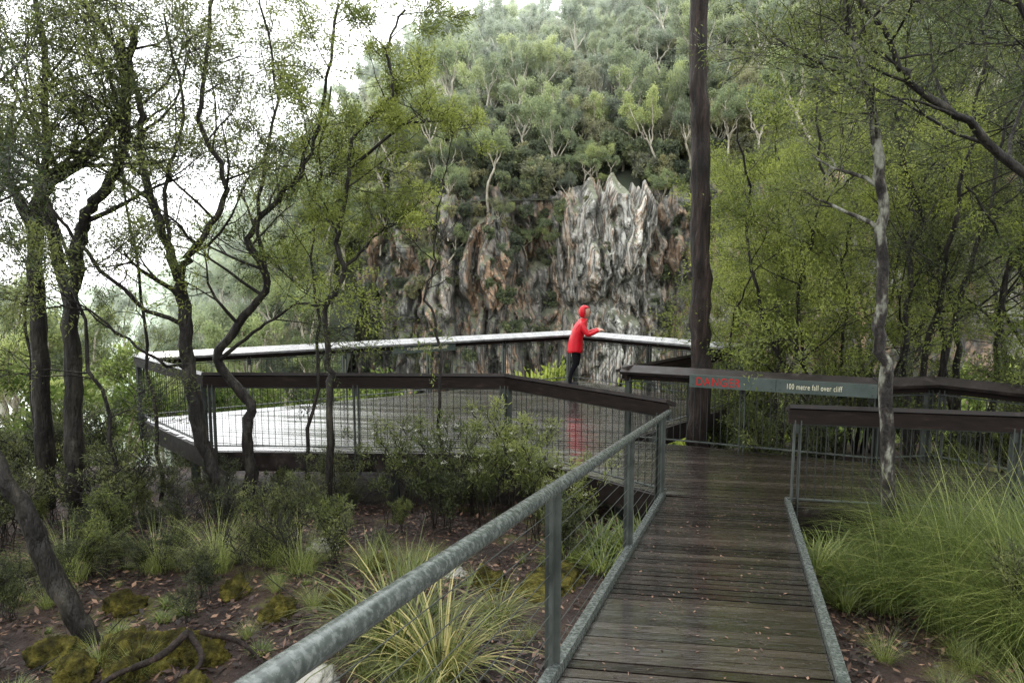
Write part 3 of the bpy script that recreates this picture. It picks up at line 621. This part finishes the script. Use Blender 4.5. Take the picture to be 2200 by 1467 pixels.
def flowering(name):
    me=shrub(name,1.4,'leafm',n=7,nl=4,L1=.17,lw=.012,ll=.07,spread=.5,dens=.75,up=.2)
    co=np.zeros(len(me.vertices)*3,dtype=np.float32); me.vertices.foreach_get('co',co); co=co.reshape(-1,3)
    top=co[co[:,2]>.75]; c=top[NR.choice(len(top),15)]
    C=np.repeat(c,24,0)+NR.normal(size=(15*24,3))*np.array([.020,.020,.009])
    pr=leaves(C,np.tile([0,0,1.],(len(C),1)),.014,.012,NR.random(len(C)),0)
    return me,mkmesh(name+'_f',[pr],[M['flower']])
FS=[flowering('fs1'),flowering('fs2')]
def fshrub(x,y,s,k):
    e=empty('flowering_shrub'); e.location=(x,y,gz(x,y)); e.rotation_euler=(0,0,R.uniform(0,6)); e.scale=(s,s,s)
    obj('stems',FS[k][0],e); obj('flowers',FS[k][1],e)
for x,y,s in [(-.9,7.5,1),(-.3,7.3,.95),(.25,7.0,1),(.6,6.6,.75),(-.1,7.9,1.1),(-1.4,7.7,.95)]: fshrub(x,y,s,R.randrange(2))
ug=empty('undergrowth')
def sh(x,y,s,k): obj('bush',SP[k],ug,(x,y,gz(x,y)),(0,0,R.uniform(0,6.28)),s)
for i in range(105):
    x=R.uniform(-8.5,.5); y=R.uniform(5.9,8.5)
    sh(x,y,R.uniform(.35,.8)*(1.2 if x<-4 else .9),R.choice([0,1,2,2,3,4,4,5,5]))
for i in range(48):
    x=R.uniform(-12,-5.8); sh(x,R.uniform(8.6,13),R.uniform(.7,1.3),R.choice([0,1,3,4,5]))
for i in range(36): sh(R.uniform(-6,-2.0),R.uniform(4.7,6.4),R.uniform(.25,.5),R.choice([0,1,4,5]))
for i in range(14): sh(R.uniform(3.2,6),R.uniform(3.6,5.8),R.uniform(.4,.8),R.choice([1,0,5]))
for i in range(40): 
    x=R.uniform(3.2,10);y=R.uniform(9.2,13.5); sh(x,y,R.uniform(.8,1.6),R.choice([0,1,2,2,3]))
cvg=empty('cliff_vegetation')
for i in range(800):
    x=R.uniform(-24,42); h=(R.random()**1.5)*18
    if 4.5<x<12.5 and R.random()<.93: continue
    if h>6 and R.random()<(.3 if x<3 else .6): continue
    p=cliffp(x,h); s=R.uniform(.6,2.0)
    obj('bush',CB[R.randrange(3)],cvg,(p[0],p[1]+.3,p[2]-.4),(R.uniform(.1,.6),0,R.uniform(0,6)),s)
for i in range(190):
    x=R.uniform(-22,42)
    if 5<x<12 and i%8: continue
    p=cliffp(x,(0 if 5<x<12 else 7*R.random()**1.5)); obj('gum',GP[R.randrange(7)],cvg,(p[0],p[1]+.5,p[2]-.8),(R.uniform(0,.3),0,R.uniform(0,6)),R.uniform(.2,.42))

# ---------------------------------------------------------------- grasses
def tuft(name,n,L,W,rad,inc,droop,mats,lean=(0,0),segs=6,dead=.1):
    az=NR.uniform(0,2*np.pi,n); rr=rad*np.sqrt(NR.random(n)); 
    p=np.stack([rr*np.cos(az),rr*np.sin(az),np.full(n,-.03)],1); az2=az+NR.normal(0,.5,n)
    i0=NR.uniform(inc[0],inc[1],n); l=L*NR.uniform(.45,1.1,n); dr=droop*NR.uniform(.5,1.4,n); w=W*NR.uniform(.6,1.2,n)
    h=np.stack([np.cos(az2)+lean[0],np.sin(az2)+lean[1],np.zeros(n)],1); h=unit(h); sd=np.stack([-h[:,1],h[:,0],np.zeros(n)],1)
    V=np.zeros((n,segs+1,2,3)); a=i0.copy()
    for k in range(segs+1):
        ww=(w*(1-(k/segs)**2*.92)*.5)[:,None]
        V[:,k,0]=p-sd*ww; V[:,k,1]=p+sd*ww
        p=p+(h*np.sin(a)[:,None]+np.array([0,0,1.])*np.cos(a)[:,None])*(l/segs)[:,None]; a=a+dr/segs
    base=(np.arange(n)*(segs+1)*2)[:,None]; k=np.arange(segs)[None]*2
    q=(base+k).ravel(); F=np.stack([q,q+1,q+3,q+2],1)
    v=np.clip(NR.random(n)*.75,0,1); v[NR.random(n)<dead]=1.1
    return mkmesh(name,[(V.reshape(-1,3),F,np.zeros(len(F),int),np.ones(len(F),bool),np.repeat(v,(segs+1)*2))],[M[mats]])
G1=tuft('lom',230,1.0,.014,.13,(.1,.75),1.5,'grassy'); G2=tuft('lom2',140,.8,.012,.1,(.1,.9),1.4,'grassy')
G3=tuft('fine',700,1.3,.0055,.22,(.0,.5),1.5,'grass',lean=(-.5,-.2),segs=8,dead=.06); G4=tuft('short',160,.42,.016,.1,(.1,.8),1.2,'grass')
G5=tuft('fine2',300,.8,.004,.15,(0,.6),1.3,'grass',dead=.25)
def tf(me,x,y,s=1,name='grass_tuft'): obj(name,me,None,(x,y,gz(x,y)),(0,0,R.uniform(0,6.28) if me not in (G3,) else R.uniform(-.6,.6)),s)
tf(G1,-.75,4.35,1.0); tf(G1,-.45,4.0,.8); tf(G2,-1.15,4.75,.7); tf(G2,-.1,4.9,.6); tf(G1,-.55,3.45,.5)
for x,y,s in [(3.0,5.3,.7),(3.4,5.5,.9),(3.8,5.6,1.05),(4.2,5.5,1.1),(3.3,4.9,.8),(3.7,4.8,.95),(4.1,5.0,1.1),(3.3,4.3,.6),(3.6,4.3,.8),(3.9,4.3,1),(4.5,5.1,1.1),(4.7,5.7,1.1),(3.7,5.9,.9),(4.1,6.0,1)]: tf(G3,x,y,s)
for x,y,s in [(2.75,5.9,1.1),(2.95,5.6,1),(3.0,6.1,1.1),(2.7,5.3,.8),(1.1,6.2,1.2),(.85,6.5,1.2),(1.3,6.5,1.2),(.8,5.9,.9),(1.25,6.0,1),(.5,6.2,.9),(3.1,3.4,.8),(-.6,2.9,.5)]: tf(G4,x,y,s)
for x,y,s in [(2.9,3.5,.6),(3.1,3.2,.6),(-2.7,6.0,.9),(-2.3,6.2,.9),(-1.9,5.9,.8),(-3.3,6.1,.8),(-1.3,6.0,.6),(-.9,5.7,.6),(-4.0,5.9,.9)]: tf(G5,x,y,s)
gm=empty('ground_cover')
for i in range(150):
    x=R.uniform(-5.5,.6);y=R.uniform(2.6,6.4)
    if x>.95-.34*(6.9-y): continue
    obj('tuft',G4 if R.random()<.4 else G5,gm,(x,y,gz(x,y)),(0,0,R.uniform(0,6)),R.uniform(.10,.38))
for i in range(25):
    x=R.uniform(2.4,5);y=R.uniform(2.4,5.6)
    if x<2.95-.34*(6.9-y): continue
    obj('tuft',G5,gm,(x,y,gz(x,y)),(0,0,R.uniform(0,6)),R.uniform(.2,.5))

# leaf litter, twigs
n=75000; X=NR.uniform(-7,6,n); Y=NR.uniform(1.2,8.8,n)
Zz=np.array([gz(a,b) for a,b in zip(X,Y)])+NR.uniform(.0,.035,n)
D=np.stack([NR.normal(size=n),NR.normal(size=n),NR.normal(size=n)*.25],1); D=unit(D)
sd=unit(np.cross(D,np.stack([NR.normal(size=n)*.3,NR.normal(size=n)*.3,np.ones(n)],1)))
l=NR.uniform(.025,.085,(n,1)); w=l*NR.uniform(.1,.28,(n,1)); C=np.stack([X,Y,Zz],1)
msk=np.array([noise.noise(Vector((a*1.1,b*1.1,50)))<.12 or NR.random()<.25 for a,b in zip(X,Y)])
C,D,sd,l,w=C[msk],D[msk],sd[msk],l[msk],w[msk]; n=len(C)
V=np.stack([C,C+D*l*.5+sd*w,C+D*l,C+D*l*.5-sd*w],1).reshape(-1,3)
obj('leaf_litter',mkmesh('leaf_litter',[(V,np.arange(4*n).reshape(-1,4),np.zeros(n,int),np.zeros(n,bool),np.repeat(NR.random(n)**1.6,4))],[M['litter']]))
n=900; s_=NR.uniform(.1,6.5,n); w_=NR.uniform(.03,.97,n)
B=np.array([tuple(rl0+rd*float(a)+(rr0-rl0)*float(b)) for a,b in zip(s_,w_)])
n2=1500; B2=np.stack([NR.uniform(-3.5,5,n2),NR.uniform(7.2,12.5,n2),np.zeros(n2)],1)
ok=[(p[1]>7.2 and ((p[0]>1.9 and p[0]<4 and p[1]<8.2) or (p[1]>8.95 and p[0]<1.3 and p[1]<11.0+(p[0]+4)*.4))) for p in B2]; B=np.concatenate([B,B2[ok]]); n=len(B)
D=unit(np.stack([NR.normal(size=n),NR.normal(size=n),NR.normal(size=n)*.05],1)); sd=unit(np.cross(D,np.tile([0,0,1.],(n,1))))
l=NR.uniform(.008,.035,(n,1)); w=l*NR.uniform(.08,.25,(n,1)); B[:,2]+=.005
V=np.stack([B,B+D*l*.5+sd*w,B+D*l,B+D*l*.5-sd*w],1).reshape(-1,3)
obj('fallen_leaves',mkmesh('fallen_leaves',[(V,np.arange(4*n).reshape(-1,4),np.zeros(n,int),np.zeros(n,bool),np.repeat(NR.random(n),4))],[M['litter']]))
mb=MB()
for i in range(300):
    x=R.uniform(-6,5);y=R.uniform(2,8.3); 
    if x>1-.34*(6.9-y)-.3 and x<3-.34*(6.9-y): continue
    p=Vector((x,y,gz(x,y)+.02)); d=Vector((R.gauss(0,1),R.gauss(0,1),R.uniform(0,.35))).normalized(); pts=[p]
    for k in range(4): d=(d+rv()*.15).normalized(); p=p+d*R.uniform(.05,.16); pts.append(p.copy())
    r=R.uniform(.002,.007); mb.tube(pts,[r,r,r*.8,r*.6,r*.4],5,0)
obj('fallen_twigs',mkmesh('fallen_twigs',[mb.arrays()],[M['bark']]))
import bmesh
def rock(name,x,y,s,mat,seed,dz=0,parent=None):
    bm=bmesh.new(); bmesh.ops.create_icosphere(bm,subdivisions=5,radius=1)
    for v in bm.verts:
        q=v.co; k=1+.4*noise.noise(q*1.2+Vector((seed,0,0)))+.2*noise.noise(q*3.5+Vector((0,seed,0)))+.12*noise.noise(q*9)+.07*noise.noise(q*24)
        v.co=Vector((q.x*k*s[0],q.y*k*s[1],q.z*k*s[2]))
    m=bpy.data.meshes.new(name); bm.to_mesh(m); bm.free(); m.materials.append(mat)
    for p in m.polygons: p.use_smooth=True
    return obj(name,m,parent,(x,y,gz(x,y)+dz),(0,0,seed))
rock('rock',-1.35,3.75,(.38,.2,.10),M['stone'],1.1,.03); rock('rock',-1.9,6.6,(.18,.15,.12),M['stone'],2.3); rock('mossy_rock',.35,5.6,(.4,.25,.09),M['moss'],4.3)
rock('rock',-1.8,3.65,(.18,.13,.08),M['stone'],5.1,.02); rock('rock',-.55,6.0,(.14,.1,.08),M['stone'],6.1)
for i,(x,y,s) in enumerate([(-3.0,4.25,.14),(-2.6,4.35,.16),(-2.3,4.45,.15),(-2.75,4.05,.13),(-2.05,4.35,.12),(-2.45,4.05,.12),(-1.8,5.0,.12),(-.2,5.6,.15),(-1.2,6.1,.13),(-3.4,4.0,.15),(-2.4,4.3,.17),(-1.95,3.9,.1),(-1.4,5.2,.1),(-3.1,5.2,.14),(-2.3,5.4,.12)]):
    rock('mossy_rock',x,y,(s*1.15,s*.9,s),M['moss'],i*1.7,.02)
mb=MB()
def root(P,r):
    q=catmull([(a,b,gz(a,b)+c) for a,b,c in P],6); mb.tube(q,[r*(1-.7*i/len(q)) for i in range(len(q))],9,0,rough=.4)
root([(-2.15,4.3,.24),(-2.25,4.1,.17),(-2.45,3.95,.1),(-2.5,3.75,.06),(-2.75,3.6,-.03)],.026)
root([(-2.15,4.3,.24),(-2.0,4.15,.12),(-2.05,3.95,.04),(-1.85,3.8,-.02)],.022)
root([(-2.1,4.35,.22),(-1.85,4.4,.11),(-1.65,4.3,.0)],.022)
obj('tree_stump_roots',mkmesh('tree_stump_roots',[mb.arrays()],[M['barkr']]))

# ---------------------------------------------------------------- world, sun, camera
w=bpy.data.worlds.new('World'); scn.world=w; w.use_nodes=True; nt=w.node_tree; nt.nodes.clear()
out=N(nt,'ShaderNodeOutputWorld'); bg=N(nt,'ShaderNodeBackground'); sky=N(nt,'ShaderNodeTexSky',sky_type='NISHITA'); sky.sun_disc=False
az=math.atan2(-.5,.75); sky.sun_elevation=math.radians(52); sky.sun_rotation=az
mx=N(nt,'ShaderNodeMix',data_type='RGBA'); mx.inputs[0].default_value=.93; mx.inputs[7].default_value=(22.0,22.4,22.5,1)
nt.links.new(sky.outputs[0],mx.inputs[6]); nt.links.new(mx.outputs[2],bg.inputs[0]); bg.inputs[1].default_value=.15; nt.links.new(bg.outputs[0],out.inputs[0])
sd_=bpy.data.lights.new('sun','SUN'); sd_.energy=1.5; sd_.angle=math.radians(16); sd_.color=(1,.96,.88)
so=bpy.data.objects.new('sun',sd_); COL.objects.link(so)
dv=Vector((math.sin(az)*math.cos(math.radians(52)),math.cos(az)*math.cos(math.radians(52)),math.sin(math.radians(52))))
so.rotation_euler=dv.to_track_quat('Z','Y').to_euler()
cd=bpy.data.cameras.new('camera'); cd.lens=24; cd.sensor_width=36; cd.clip_end=4000; cd.clip_start=.05
co=bpy.data.objects.new('camera',cd); COL.objects.link(co); co.location=(0,0,2.4); co.rotation_euler=(math.radians(90-6.3),0,0)
scn.camera=co
scn.view_settings.view_transform='Standard'; scn.view_settings.look='None'; scn.view_settings.exposure=0
